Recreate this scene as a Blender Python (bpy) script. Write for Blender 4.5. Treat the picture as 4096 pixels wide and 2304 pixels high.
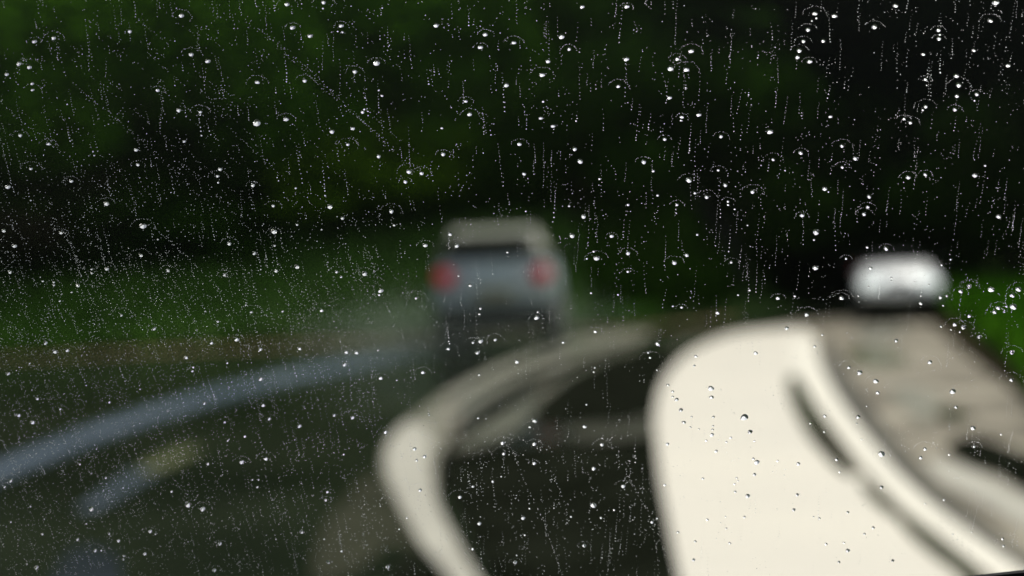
import bpy, bmesh, math, random
from mathutils import Vector, Matrix, noise

random.seed(7)
R = math.radians
scene = bpy.context.scene
for o in list(bpy.data.objects):
    bpy.data.objects.remove(o)

# ------------------------------------------------------------------ camera
CAM = Vector((0.0, 0.0, 1.2))
FOC = 4096 * 50 / 36.0                    # focal length in photograph pixels
PITCH = math.atan(104 / FOC)
ROLL = R(2.5)
f0 = Vector((0, math.cos(PITCH), -math.sin(PITCH)))
u0 = Vector((0, math.sin(PITCH), math.cos(PITCH)))
r0 = Vector((1, 0, 0))
RIGHT = r0 * math.cos(ROLL) - u0 * math.sin(ROLL)
UP = r0 * math.sin(ROLL) + u0 * math.cos(ROLL)
FWD = f0
cam_data = bpy.data.cameras.new("camera")
cam_data.lens = 50
cam_data.sensor_width = 36
cam_data.clip_start = 0.05
cam_data.clip_end = 3000
cam_data.dof.use_dof = True
cam_data.dof.focus_distance = 0.497
cam_data.dof.aperture_fstop = 5.2
cam = bpy.data.objects.new("camera", cam_data)
scene.collection.objects.link(cam)
m = Matrix.Identity(4)
for i, v in enumerate((RIGHT, UP, -FWD)):
    for j in range(3):
        m[j][i] = v[j]
m.translation = CAM
cam.matrix_world = m
scene.camera = cam

# ------------------------------------------------------------------ sky, sun, exposure
SUN_EL, SUN_AZ = 52, 38                   # degrees; azimuth measured from +Y towards +X
world = bpy.data.worlds.new("World")
scene.world = world
world.use_nodes = True
nt = world.node_tree
bg = nt.nodes["Background"]
sky = nt.nodes.new("ShaderNodeTexSky")
sky.sky_type = 'NISHITA'
sky.sun_disc = False
sky.sun_elevation = R(SUN_EL)
sky.sun_rotation = R(SUN_AZ)
sky.air_density = 1.0
sky.dust_density = 8.0
sky.ozone_density = 1.0
hs = nt.nodes.new("ShaderNodeHueSaturation")      # a rain sky is nearly colourless
hs.inputs['Saturation'].default_value = 0.35
nt.links.new(sky.outputs[0], hs.inputs['Color'])
nt.links.new(hs.outputs[0], bg.inputs['Color'])
bg.inputs['Strength'].default_value = 0.15
sun_data = bpy.data.lights.new("sun", 'SUN')
sun_data.energy = 0.9
sun_data.angle = R(14)
sun_data.color = (1.0, 0.95, 0.86)
sun = bpy.data.objects.new("sun", sun_data)
scene.collection.objects.link(sun)
sd = Vector((math.sin(R(SUN_AZ)) * math.cos(R(SUN_EL)), math.cos(R(SUN_AZ)) * math.cos(R(SUN_EL)), math.sin(R(SUN_EL))))
sun.rotation_euler = sd.to_track_quat('Z', 'Y').to_euler()
vs = scene.view_settings
vs.view_transform = 'Standard'
vs.look = 'None'
vs.exposure = 0.05
vs.gamma = 1.0
vs.use_curve_mapping = False
cy = scene.cycles
cy.max_bounces = 10
cy.diffuse_bounces = 3
cy.transmission_bounces = 8
cy.transparent_max_bounces = 12
cy.caustics_reflective = False
cy.caustics_refractive = True
cy.use_denoising = True
try:
    cy.denoiser = 'OPENIMAGEDENOISE'
    cy.denoising_prefilter = 'ACCURATE'
except Exception:
    pass

# ------------------------------------------------------------------ helpers
COL = scene.collection

def ray(px, py):
    return (FWD + RIGHT * ((px - 2048) / FOC) - UP * ((py - 1152) / FOC)).normalized()

def ground(px, py, z=0.0):
    d = ray(px, py)
    return CAM + d * ((z - CAM.z) / d.z)

def setp(o, label=None, cat=None, group=None, kind=None):
    for k, v in (("label", label), ("category", cat), ("group", group), ("kind", kind)):
        if v:
            o[k] = v
    return o

def link(name, me, parent=None, mat=None):
    if mat is not None and not me.materials:
        me.materials.append(mat)
    o = bpy.data.objects.new(name, me)
    COL.objects.link(o)
    if parent is not None:
        o.parent = parent
    return o

def mesh_of(name, verts, faces, smooth=False):
    me = bpy.data.meshes.new(name)
    me.from_pydata(verts, [], faces)
    if smooth:
        me.polygons.foreach_set("use_smooth", [True] * len(me.polygons))
    me.update()
    return me

def empty(name, loc=(0, 0, 0), rz=0.0):
    o = bpy.data.objects.new(name, None)
    COL.objects.link(o)
    o.location = loc
    o.rotation_euler = (0, 0, rz)
    return o

def mat(name, col, rough=0.6, spec=0.3, var=0.0, scale=3.0, metallic=0.0, emit=None, col2=None, bump=0.0, coat=0.0):
    ma = bpy.data.materials.new(name)
    ma.use_nodes = True
    t = ma.node_tree
    p = t.nodes["Principled BSDF"]
    p.inputs['Base Color'].default_value = (*col, 1)
    p.inputs['Roughness'].default_value = rough
    p.inputs['Specular IOR Level'].default_value = spec
    p.inputs['Metallic'].default_value = metallic
    p.inputs['Coat Weight'].default_value = coat
    if emit:
        p.inputs['Emission Color'].default_value = (*emit[0], 1)
        p.inputs['Emission Strength'].default_value = emit[1]
    if var or col2 or bump:
        tc = t.nodes.new("ShaderNodeTexCoord")
        nz = t.nodes.new("ShaderNodeTexNoise")
        nz.inputs['Scale'].default_value = scale
        nz.inputs['Detail'].default_value = 6
        t.links.new(tc.outputs['Object'], nz.inputs['Vector'])
        if var or col2:
            rp = t.nodes.new("ShaderNodeValToRGB")
            a = col if col2 else tuple(c * (1 - var) for c in col)
            b = col2 if col2 else tuple(min(1, c * (1 + var)) for c in col)
            rp.color_ramp.elements[0].position = 0.35
            rp.color_ramp.elements[1].position = 0.65
            rp.color_ramp.elements[0].color = (*a, 1)
            rp.color_ramp.elements[1].color = (*b, 1)
            t.links.new(nz.outputs['Fac'], rp.inputs['Fac'])
            t.links.new(rp.outputs['Color'], p.inputs['Base Color'])
        if bump:
            bp = t.nodes.new("ShaderNodeBump")
            bp.inputs['Strength'].default_value = bump
            bp.inputs['Distance'].default_value = 0.02
            nb = t.nodes.new("ShaderNodeTexNoise")
            nb.inputs['Scale'].default_value = scale * 20
            t.links.new(tc.outputs['Object'], nb.inputs['Vector'])
            t.links.new(nb.outputs['Fac'], bp.inputs['Height'])
            t.links.new(bp.outputs['Normal'], p.inputs['Normal'])
    return ma

# ------------------------------------------------------------------ terrain
FOOT = [(-60, 23), (-20, 22.5), (-8, 24.0), (0, 24.0), (3.5, 25.0), (5.5, 31), (8.5, 44), (30, 50), (90, 60)]
VERGE = [(-40, 1.6), (6, 2.6), (12.6, 4.5), (20, 6.5), (33, 9.5), (50, 15), (120, 36)]

def interp(tab, x):
    if x <= tab[0][0]:
        return tab[0][1]
    for (a, b), (c, d) in zip(tab, tab[1:]):
        if x <= c:
            return b + (d - b) * (x - a) / (c - a)
    return tab[-1][1]

def hill(x, y):
    d1 = y - interp(FOOT, x) - 0.6
    d2 = (x - interp(VERGE, y) - 2.2) * 0.8
    d = max(d1, d2, 0.0)
    dist = math.hypot(x, y)
    h = min(0.42 * d, 0.4 + 0.085 * dist + 0.12 * max(0.0, dist - 40))
    if d > 0:
        h += 0.35 * min(1, d / 3) * noise.noise(Vector((x * 0.25, y * 0.25, 0)))
    return h

ground_mat = mat("forest_floor", (0.014, 0.030, 0.008), 0.9, 0.0, col2=(0.03, 0.05, 0.016), scale=0.35, bump=0.4)
vs_, fs_ = [], []
xs = [-600, -300, -150] + [-70 + 2.0 * i for i in range(71)] + [150, 300, 600]
ys = [-600, -200, -60] + [-20 + 2.0 * i for i in range(61)] + [150, 300, 600, 1200]
for y in ys:
    for x in xs:
        vs_.append((x, y, hill(x, y) - 0.03))
nx = len(xs)
for j in range(len(ys) - 1):
    for i in range(nx - 1):
        fs_.append((j * nx + i, j * nx + i + 1, (j + 1) * nx + i + 1, (j + 1) * nx + i))
terrain = link("terrain", mesh_of("terrain", vs_, fs_, True), mat=ground_mat)
setp(terrain, kind="structure")

# ------------------------------------------------------------------ road and its surfaces
def smooth_loop(pts, closed=True, n=6):
    out = []
    k = len(pts)
    rng = range(k) if closed else range(k - 1)
    for i in rng:
        p0 = pts[(i - 1) % k] if closed or i > 0 else pts[0]
        p1 = pts[i]
        p2 = pts[(i + 1) % k]
        p3 = pts[(i + 2) % k] if closed or i + 2 < k else pts[-1]
        for s in range(n):
            t = s / n
            q = []
            for a, b, c, d in zip(p0, p1, p2, p3):
                q.append(0.5 * (2 * b + (c - a) * t + (2 * a - 5 * b + 4 * c - d) * t * t + (3 * b - a - 3 * c + d) * t ** 3))
            out.append(tuple(q))
    if not closed:
        out.append(tuple(pts[-1]))
    return out

def sheet(name, pts, z, material, thick=0.0035):
    """closed outline of ground points -> a thin slab lying at height z"""
    bm = bmesh.new()
    v = [bm.verts.new((p[0], p[1], z)) for p in pts]
    fc = bm.faces.new(v)
    if fc.normal.z < 0 or sum((pts[i][0] * pts[(i + 1) % len(pts)][1] - pts[(i + 1) % len(pts)][0] * pts[i][1]) for i in range(len(pts))) < 0:
        fc.normal_flip()
    bmesh.ops.triangulate(bm, faces=[fc])
    me = bpy.data.meshes.new(name)
    bm.to_mesh(me)
    bm.free()
    o = link(name, me, mat=material)
    setp(o, kind="structure")
    return o

def px_sheet(name, pix, z, material, smooth=True):
    g = [tuple(ground(x, y))[:2] for x, y in pix]
    if smooth:
        g = smooth_loop(g)
    return sheet(name, g, z, material)

def strip_px(name, pix, z, material):
    """pix: (x, y, half-width in metres) along the middle of a painted line"""
    c = [(*tuple(ground(x, y))[:2], w) for x, y, w in pix]
    c = smooth_loop(c, closed=False, n=8)
    left, right = [], []
    for i, (x, y, w) in enumerate(c):
        a = c[max(0, i - 1)]
        b = c[min(len(c) - 1, i + 1)]
        d = Vector((b[0] - a[0], b[1] - a[1])).normalized()
        left.append((x - d.y * w, y + d.x * w))
        right.append((x + d.y * w, y - d.x * w))
    return sheet(name, left + right[::-1], z, material)

asphalt = mat("wet_asphalt", (0.007, 0.010, 0.006), 0.14, 0.02, col2=(0.022, 0.028, 0.017), scale=0.55)
dark_asphalt = mat("dark_wet_asphalt", (0.004, 0.0048, 0.003), 0.14, 0.0, col2=(0.013, 0.015, 0.010), scale=1.6)
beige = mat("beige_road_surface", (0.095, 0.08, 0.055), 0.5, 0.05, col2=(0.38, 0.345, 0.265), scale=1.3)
cream = mat("cream_glare", (0.68, 0.645, 0.56), 0.5, 0.05, col2=(0.73, 0.69, 0.59), scale=0.7)  # high base colour carries the glare of the wet road
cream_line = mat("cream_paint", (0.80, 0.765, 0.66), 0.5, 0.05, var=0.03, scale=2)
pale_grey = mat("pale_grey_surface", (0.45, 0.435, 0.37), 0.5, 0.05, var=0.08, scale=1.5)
mid_band = mat("pale_road_surface", (0.19, 0.19, 0.145), 0.2, 0.04, col2=(0.40, 0.39, 0.32), scale=2.0)
blue_dim = mat("faded_blue_grey_paint", (0.055, 0.072, 0.092), 0.2, 0.04, col2=(0.09, 0.112, 0.138), scale=0.9)
dim_band = mat("dim_road_surface", (0.085, 0.09, 0.065), 0.2, 0.04, col2=(0.19, 0.19, 0.145), scale=1.2)
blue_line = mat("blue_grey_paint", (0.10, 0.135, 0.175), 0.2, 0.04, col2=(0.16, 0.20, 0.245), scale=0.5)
olive_line = mat("olive_worn_paint", (0.125, 0.135, 0.075), 0.2, 0.04, var=0.15, scale=2)
olive_dark = mat("olive_dark_surface", (0.028, 0.034, 0.016), 0.2, 0.04, col2=(0.06, 0.07, 0.034), scale=3)  # plain dark olive tone
dirt = mat("dirt_shoulder", (0.075, 0.06, 0.03), 0.9, 0.0, col2=(0.14, 0.115, 0.065), scale=0.5)
dark_dirt = mat("dark_wet_soil", (0.02, 0.017, 0.010), 0.9, 0.0, col2=(0.04, 0.032, 0.02), scale=0.8)

# the carriageway: one sheet from behind the camera to the far bend
road_pts = [(-26, 22.0), (-8, 22.6), (-2, 23.0), (3.2, 24.2), (4.6, 28.5), (7.5, 42), (11.5, 55), (16, 62),
            (17.5, 60), (13.6, 49), (9.7, 33.4), (6.3, 20), (4.35, 12.6), (2.9, 7.5), (2.4, 4), (2.0, 0), (1.6, -25), (-60, -25), (-60, 20.5)]
sheet("road", smooth_loop(road_pts, n=5), 0.0, asphalt)
shoulder = [(-60, 22.2), (-26, 23.4), (-8, 23.9), (-2, 24.3), (2.8, 25.4), (4.2, 29.5), (4.6, 28.5), (3.2, 24.0), (-2, 22.8), (-8, 22.3), (-26, 21.6), (-60, 20.4)]
sheet("dirt_shoulder", smooth_loop(shoulder, n=5), 0.004, dirt)
px_sheet("soil_strip", [(3670, 1235), (3720, 1290), (3860, 1415), (4096, 1600), (4400, 1860), (4400, 1700), (4096, 1480), (3900, 1360), (3760, 1225)], 0.006, dark_dirt)

# right-hand carriageway surface
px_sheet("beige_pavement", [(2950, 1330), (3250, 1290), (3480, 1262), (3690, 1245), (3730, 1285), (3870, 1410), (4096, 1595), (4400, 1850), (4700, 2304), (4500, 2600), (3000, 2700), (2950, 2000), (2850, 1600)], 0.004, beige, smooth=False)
# broad cream area: glare on the wet road put into its base colour
px_sheet("cream_glare_patch", [(3225, 1322), (3060, 1322), (2900, 1345), (2760, 1410), (2670, 1500), (2627, 1610), (2622, 1720), (2640, 1900), (2672, 2080), (2718, 2304), (2840, 2750), (4350, 2750), (3850, 2304), (3560, 2030), (3340, 1760), (3245, 1560), (3235, 1420)], 0.008, cream)
# slit beside the bright line
px_sheet("dark_slit", [(3150, 1520), (3185, 1510), (3225, 1565), (3290, 1680), (3370, 1805), (3430, 1895), (3380, 1905), (3290, 1820), (3215, 1720), (3165, 1610)], 0.012, olive_dark)
px_sheet("dark_slit", [(3260, 1710), (3300, 1725), (3370, 1820), (3415, 1885), (3365, 1870), (3285, 1785)], 0.0145, dark_asphalt)
px_sheet("dark_slit", [(3440, 1930), (3480, 1950), (3600, 2060), (3560, 2070), (3470, 1990)], 0.012, olive_dark)
px_sheet("dark_slit", [(3570, 2050), (3620, 2075), (3740, 2170), (3850, 2255), (3950, 2345), (4250, 2700), (4120, 2700), (3850, 2330), (3740, 2240), (3630, 2140)], 0.012, olive_dark)
# bright curving line
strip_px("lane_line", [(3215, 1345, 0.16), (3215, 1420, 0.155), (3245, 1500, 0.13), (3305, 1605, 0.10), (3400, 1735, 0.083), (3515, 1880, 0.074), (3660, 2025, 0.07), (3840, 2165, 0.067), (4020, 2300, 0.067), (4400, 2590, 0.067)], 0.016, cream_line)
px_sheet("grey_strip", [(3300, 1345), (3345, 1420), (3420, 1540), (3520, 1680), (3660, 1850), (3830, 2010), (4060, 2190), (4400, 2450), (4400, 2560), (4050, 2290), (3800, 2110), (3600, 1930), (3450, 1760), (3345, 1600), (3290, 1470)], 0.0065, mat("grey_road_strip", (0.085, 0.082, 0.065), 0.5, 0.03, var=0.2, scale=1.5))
# details of the right surface
px_sheet("wet_patch", [(3740, 1650), (3790, 1630), (3850, 1645), (3900, 1665), (3840, 1690), (3770, 1690)], 0.008, olive_dark)
px_sheet("dark_patch", [(3780, 1800), (3860, 1750), (3960, 1765), (4096, 1815), (4300, 1880), (4300, 2060), (4096, 1965), (3980, 1905), (3860, 1860)], 0.008, dark_asphalt)
px_sheet("wet_patch", [(3380, 1420), (3450, 1395), (3560, 1400), (3640, 1440), (3560, 1470), (3440, 1465)], 0.0075, olive_line)
px_sheet("pale_patch", [(3560, 1560), (3640, 1540), (3740, 1580), (3760, 1640), (3700, 1700), (3620, 1650)], 0.0075, mid_band)
px_sheet("pale_patch", [(3420, 1330), (3520, 1300), (3620, 1310), (3600, 1350), (3480, 1370)], 0.0075, mid_band)
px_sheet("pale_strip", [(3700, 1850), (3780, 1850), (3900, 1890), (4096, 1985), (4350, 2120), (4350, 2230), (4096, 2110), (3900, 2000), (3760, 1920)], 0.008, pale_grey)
# centre: pale and dim bands, bent stripe, dark panels
px_sheet("road_band", [(2590, 1322), (2430, 1335), (2250, 1372), (2050, 1440), (1850, 1535), (1690, 1640), (1575, 1735), (1528, 1830), (1545, 1930), (1600, 2050), (1690, 2060), (1745, 1960), (1745, 1860), (1790, 1770), (1900, 1670), (2030, 1570), (2180, 1490), (2350, 1420), (2500, 1370), (2600, 1345)], 0.004, mid_band)
px_sheet("road_band", [(1800, 1790), (1850, 1800), (1990, 1760), (2120, 1680), (2230, 1590), (2350, 1500), (2480, 1430), (2570, 1380), (2540, 1370), (2420, 1415), (2270, 1490), (2120, 1580), (1980, 1670), (1870, 1740)], 0.0045, dim_band)
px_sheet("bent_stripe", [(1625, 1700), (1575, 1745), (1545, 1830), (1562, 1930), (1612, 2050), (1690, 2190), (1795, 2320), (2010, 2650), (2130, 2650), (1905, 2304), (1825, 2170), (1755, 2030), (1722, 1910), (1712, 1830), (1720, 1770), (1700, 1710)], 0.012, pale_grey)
strip_px("band_gap", [(1800, 1650, 0.03), (1950, 1545, 0.07), (2120, 1465, 0.10), (2320, 1395, 0.10), (2450, 1360, 0.04)], 0.0075, asphalt)
strip_px("band_gap", [(1800, 1735, 0.03), (1930, 1630, 0.06), (2080, 1540, 0.08), (2220, 1475, 0.04)], 0.0075, asphalt)
px_sheet("wet_patch", [(2660, 1440), (2740, 1390), (2820, 1360), (2800, 1345), (2690, 1380), (2640, 1420)], 0.003, dim_band)
px_sheet("dark_panel", [(1770, 1835), (1850, 1815), (2000, 1790), (2200, 1775), (2420, 1785), (2600, 1760), (2625, 1850), (2650, 2000), (2700, 2230), (2715, 2304), (2820, 2700), (2200, 2700), (1960, 2304), (1880, 2150), (1815, 2000), (1775, 1900)], 0.006, dark_asphalt)
px_sheet("dark_panel", [(2130, 1660), (2180, 1590), (2280, 1510), (2400, 1450), (2520, 1410), (2650, 1400), (2720, 1420), (2660, 1490), (2620, 1580), (2600, 1660), (2450, 1690), (2280, 1700), (2170, 1700)], 0.006, dark_asphalt)
px_sheet("road_band", [(2260, 1730), (2350, 1700), (2500, 1690), (2640, 1660), (2650, 1740), (2560, 1755), (2420, 1765), (2300, 1760)], 0.0065, mat("grey_band_surface", (0.025, 0.027, 0.018), 0.3, 0.02, col2=(0.075, 0.076, 0.056), scale=2))
# left lane lines
strip_px("edge_line", [(-260, 1990, 0.19), (0, 1885, 0.20), (300, 1765, 0.23), (600, 1660, 0.30), (950, 1560, 0.40), (1300, 1478, 0.55), (1560, 1425, 0.65), (1760, 1392, 0.6)], 0.004, blue_dim)
strip_px("edge_line", [(-260, 1990, 0.10), (0, 1885, 0.105), (300, 1765, 0.12), (600, 1660, 0.15), (950, 1558, 0.20), (1300, 1478, 0.24), (1560, 1425, 0.20), (1700, 1395, 0.08)], 0.008, blue_line)
strip_px("dash_line", [(590, 1888, 0.07), (660, 1850, 0.11), (770, 1797, 0.09)], 0.008, olive_line)
strip_px("dash_line", [(340, 2045, 0.05), (440, 1980, 0.08), (580, 1890, 0.10), (680, 1840, 0.10)], 0.004, blue_dim)
px_sheet("road_band", [(200, 2330), (280, 2210), (380, 2190), (470, 2230), (480, 2330), (400, 2500), (150, 2500)], 0.004, mat("faint_blue_grey", (0.02, 0.026, 0.034), 0.2, 0.04, var=0.2, scale=2))
px_sheet("road_band", [(1300, 2100), (1400, 1980), (1480, 1900), (1560, 1960), (1620, 2080), (1680, 2200), (1560, 2180), (1400, 2304), (1250, 2304)], 0.004, mat("faint_olive", (0.038, 0.040, 0.027), 0.2, 0.0, var=0.2, scale=2))
px_sheet("road_band", [(1640, 2200), (1750, 2320), (1900, 2600), (1500, 2600), (1560, 2330)], 0.007, dark_asphalt)

# ------------------------------------------------------------------ vegetation
def leaf_cloud(n, lobes, size, seed):
    rnd = random.Random(seed)
    v, f = [], []
    for _ in range(n):
        c, rad = rnd.choice(lobes)
        while True:
            d = Vector((rnd.uniform(-1, 1), rnd.uniform(-1, 1), rnd.uniform(-1, 1)))
            if 0.05 < d.length < 1:
                break
        d = d.normalized() * (d.length ** 0.45)
        p = Vector(c) + Vector((d.x * rad[0], d.y * rad[1], d.z * rad[2]))
        a = Vector((rnd.gauss(0, 1), rnd.gauss(0, 1), rnd.gauss(0, 0.5))).normalized()
        b = a.cross(Vector((rnd.gauss(0, 1), rnd.gauss(0, 1), rnd.gauss(0, 1)))).normalized()
        s = size * rnd.uniform(0.6, 1.4)
        i = len(v)
        v += [tuple(p - a * s), tuple(p + b * s * 0.45), tuple(p + a * s), tuple(p - b * s * 0.45)]
        f.append((i, i + 1, i + 2, i + 3))
    return v, f

def tube(path, seg=8):
    v, f = [], []
    for k, (p, r) in enumerate(path):
        for s in range(seg):
            a = 2 * math.pi * s / seg
            v.append((p[0] + r * math.cos(a), p[1] + r * math.sin(a), p[2]))
        if k:
            for s in range(seg):
                a, b = (k - 1) * seg + s, (k - 1) * seg + (s + 1) % seg
                f.append((a, b, b + seg, a + seg))
    return v, f

def merge(parts):
    v, f = [], []
    for a, b in parts:
        o = len(v)
        v += a
        f += [tuple(i + o for i in q) for q in b]
    return v, f

bark = mat("bark", (0.03, 0.024, 0.017), 0.9, 0.0, var=0.4, scale=4, bump=0.5)
leaf_mats = {
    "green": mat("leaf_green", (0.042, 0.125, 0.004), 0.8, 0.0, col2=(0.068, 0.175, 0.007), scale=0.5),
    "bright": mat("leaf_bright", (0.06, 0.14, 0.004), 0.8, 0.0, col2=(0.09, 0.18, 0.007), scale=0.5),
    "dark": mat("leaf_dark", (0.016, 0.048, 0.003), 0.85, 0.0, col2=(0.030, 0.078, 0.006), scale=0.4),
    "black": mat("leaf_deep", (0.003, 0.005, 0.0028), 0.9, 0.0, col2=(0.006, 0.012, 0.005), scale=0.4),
    "brown": mat("leaf_olive_brown", (0.035, 0.035, 0.016), 0.8, 0.0, col2=(0.055, 0.05, 0.026), scale=0.5),
}
protos = {}

def tree_proto(kind, var):
    key = (kind, var)
    if key in protos:
        return protos[key]
    rnd = random.Random(len(kind) * 977 + var * 31 + 5)
    lobes = []
    if kind == "conifer":
        for k in range(9):
            z = 0.14 + 0.095 * k
            w = 0.30 * (1 - (z - 0.1) / 1.0) + 0.03
            lobes.append(((rnd.uniform(-.04, .04), rnd.uniform(-.04, .04), z), (w * 1.2, w * 1.2, 0.11)))
    else:
        lobes.append(((0, 0, 0.60), (0.30, 0.30, 0.28)))
        for k in range(10):
            a = rnd.uniform(0, 6.28)
            z = rnd.uniform(0.22, 0.86)
            rr = 0.30 * math.sin(math.pi * min(1, max(0.15, z))) + 0.04
            s = rnd.uniform(0.18, 0.28)
            lobes.append(((rr * math.cos(a), rr * math.sin(a), z), (s, s, s * 0.75)))
    v, f = leaf_cloud(5600, lobes, 0.024, 100 + var * 7 + len(kind))
    crown = mesh_of("crown", v, f)
    parts = [tube([((0, 0, -0.08), 0.035), ((0.005, 0, 0.12), 0.026), ((-0.008, 0.006, 0.4), 0.02), ((0.0, 0.0, 0.7), 0.012), ((0.0, 0, 0.92), 0.004)])]
    for k in range(6):
        a = rnd.uniform(0, 6.28)
        z = 0.25 + 0.09 * k
        e = Vector((math.cos(a) * 0.22, math.sin(a) * 0.22, z + 0.13))
        parts.append(tube([((0, 0, z), 0.012), ((e.x * .5, e.y * .5, z + .05), 0.008), (tuple(e), 0.003)], 6))
    v, f = merge(parts)
    trunk = mesh_of("trunk", v, f, True)
    trunk.materials.append(bark)
    protos[key] = (crown, trunk)
    return protos[key]

crown_cache = {}

def place_tree(px, dist, top_el, width, kind, colour, label, group, seed):
    rnd = random.Random(seed)
    d = ray(px, 1000)
    d2 = Vector((d.x, d.y)).normalized()
    x, y = d2.x * dist, d2.y * dist
    zb = hill(x, y) - 0.05
    top = 1.2 + dist * math.tan(R(top_el - (1.4 if top_el > 11 else 0)))
    H = top - zb
    crown, trunk = tree_proto(kind, seed % 4)
    key = (crown.name, colour)
    if key not in crown_cache:
        c = crown.copy()
        c.name = "crown"
        c.materials.append(leaf_mats[colour])
        crown_cache[key] = c
    e = empty("pine_tree" if kind == "conifer" else "forest_tree", (x, y, zb), rnd.uniform(0, 6.28))
    e.scale = (width, width, H)
    link("trunk", trunk, e)
    link("crown", crown_cache[key], e)
    setp(e, label, "tree", group)
    return e

LG = "broadleaf trees on the left bank"
LL = "blurred green broadleaf tree on the bank left of the grey car"
DL = "very dark blurred tree on the bank left of the grey car"
CG = "dark trees behind the cars"
CL = "dark green blurred tree on the bank between the grey car and the white car"
RG = "black trees in the upper right"
RL = "almost black blurred tree high on the slope above the white car"
GL = "bright green blurred tree directly behind the grey car"
trees = [
    # px, dist, top elevation, crown width, kind, colour, label, group
    (-420, 30, 14, 8.5, "b", "green", LL, LG), (-60, 29.5, 13, 5.0, "b", "dark", DL, LG), (250, 31, 13.5, 7.5, "b", "green", LL, LG),
    (560, 29, 13.6, 7.0, "b", "green", LL, LG), (900, 30, 13, 6.5, "b", "green", LL, LG),
    (760, 29.5, 8.0, 4.6, "b", "dark", DL, LG), (1000, 30, 5.8, 4.2, "b", "black", DL, LG), (360, 29.5, 9.6, 4.5, "b", "green", LL, LG),
    (1250, 33, 14, 8.5, "b", "green", LL, LG), (1200, 30, 9.6, 3.5, "b", "green", LL, LG),
    (1600, 34, 13.8, 8.0, "b", "green", LL, LG), (1560, 29, 6.2, 3.6, "b", "bright", GL, None),
    (1980, 30, 13.2, 6.0, "conifer", "green", CL, CG), (2150, 36, 14.2, 9.0, "b", "dark", CL, CG),
    (2330, 29, 8.4, 5.0, "b", "dark", CL, CG), (2520, 33, 12.6, 7.0, "b", "dark", CL, CG),
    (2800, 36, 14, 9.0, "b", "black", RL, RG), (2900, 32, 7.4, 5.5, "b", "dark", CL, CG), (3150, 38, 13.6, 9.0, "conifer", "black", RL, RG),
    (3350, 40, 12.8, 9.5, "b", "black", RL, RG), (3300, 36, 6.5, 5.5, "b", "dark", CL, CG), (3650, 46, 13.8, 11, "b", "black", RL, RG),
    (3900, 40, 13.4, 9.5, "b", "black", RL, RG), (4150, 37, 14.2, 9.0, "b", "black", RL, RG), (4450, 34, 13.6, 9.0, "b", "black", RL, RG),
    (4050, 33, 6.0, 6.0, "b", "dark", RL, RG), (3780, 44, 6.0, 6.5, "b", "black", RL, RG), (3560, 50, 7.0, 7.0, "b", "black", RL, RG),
    (120, 28.5, 5.2, 4.0, "b", "brown", "olive brown blurred shrub-like tree at the left picture edge", None),
    (230, 28.8, 3.6, 4.4, "b", "green", LL, LG), (760, 28.8, 2.8, 4.2, "b", "green", LL, LG), (1340, 28.6, 4.4, 4.0, "b", "bright", "bright green blurred bush-like tree left of the road spray", None),
    (480, 28.6, 4.2, 3.4, "b", "green", LL, LG), (-150, 28.6, 4.0, 3.2, "b", "green", LL, LG),
    (2050, 46, 14, 13, "b", "black", CL, CG), (1000, 46, 14, 13, "b", "dark", DL, LG), (300, 46, 14, 13, "b", "dark", DL, LG), (1550, 48, 14, 12, "b", "dark", DL, LG),
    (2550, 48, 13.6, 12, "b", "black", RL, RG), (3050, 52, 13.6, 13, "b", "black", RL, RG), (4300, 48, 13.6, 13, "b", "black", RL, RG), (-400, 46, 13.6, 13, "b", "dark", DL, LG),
]
for i, t in enumerate(trees):
    place_tree(*t, seed=i + 3)

# low undergrowth covering the foot of the bank, and grass on the verges: uncountable masses
def scatter(name, pts_fn, n, size, material, seed, label, cat, up=1.0):
    rnd = random.Random(seed)
    v, f = [], []
    for _ in range(n):
        p = pts_fn(rnd)
        if p is None:
            continue
        a = rnd.uniform(0, 6.28)
        s = size * rnd.uniform(0.5, 1.5)
        w = Vector((math.cos(a), math.sin(a), 0)) * s * 0.28
        t = Vector((rnd.gauss(0, 0.45), rnd.gauss(0, 0.45), up)).normalized() * s
        i = len(v)
        v += [tuple(p - w), tuple(p + w), tuple(p + w * 0.8 + t * 0.6), tuple(p + t), tuple(p - w * 0.8 + t * 0.6)]
        f.append((i, i + 1, i + 2, i + 3, i + 4))
    o = link(name, mesh_of(name, v, f), mat=material)
    setp(o, label, cat, kind="stuff")
    return o

def bank_pts(rnd):
    x = rnd.uniform(-22, 14)
    y = interp(FOOT, x) + (0.8 if x > 1.5 else 5.0) + abs(rnd.gauss(0, 5.0))
    return Vector((x, y, hill(x, y) + rnd.uniform(-0.05, 0.25)))

def left_verge(rnd):
    x = rnd.uniform(-22, 2.5)
    y = interp(FOOT, x) + abs(rnd.gauss(0, 1.0)) * 3.6
    return Vector((x, y, hill(x, y) - 0.03))

def right_verge(rnd):
    y = rnd.uniform(5, 36)
    x = interp(VERGE, y) + 0.05 + abs(rnd.gauss(0, 1)) * 3.0
    return Vector((x, y, hill(x, y) - 0.03))

grass_l = mat("verge_grass", (0.08, 0.20, 0.022), 0.8, 0.0, col2=(0.12, 0.26, 0.04), scale=0.4)
grass_r = mat("bright_grass", (0.05, 0.17, 0.005), 0.8, 0.0, col2=(0.08, 0.23, 0.009), scale=0.5)
scatter("undergrowth", bank_pts, 30000, 0.42, leaf_mats["dark"], 5, "dark blurred undergrowth covering the forest bank", "undergrowth")
scatter("verge_grass", left_verge, 40000, 0.30, grass_l, 6, "grey green blurred grass along the far left road edge", "grass")
scatter("bright_grass", right_verge, 40000, 0.36, grass_r, 8, "bright green blurred grass at the right road edge", "grass")

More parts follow.
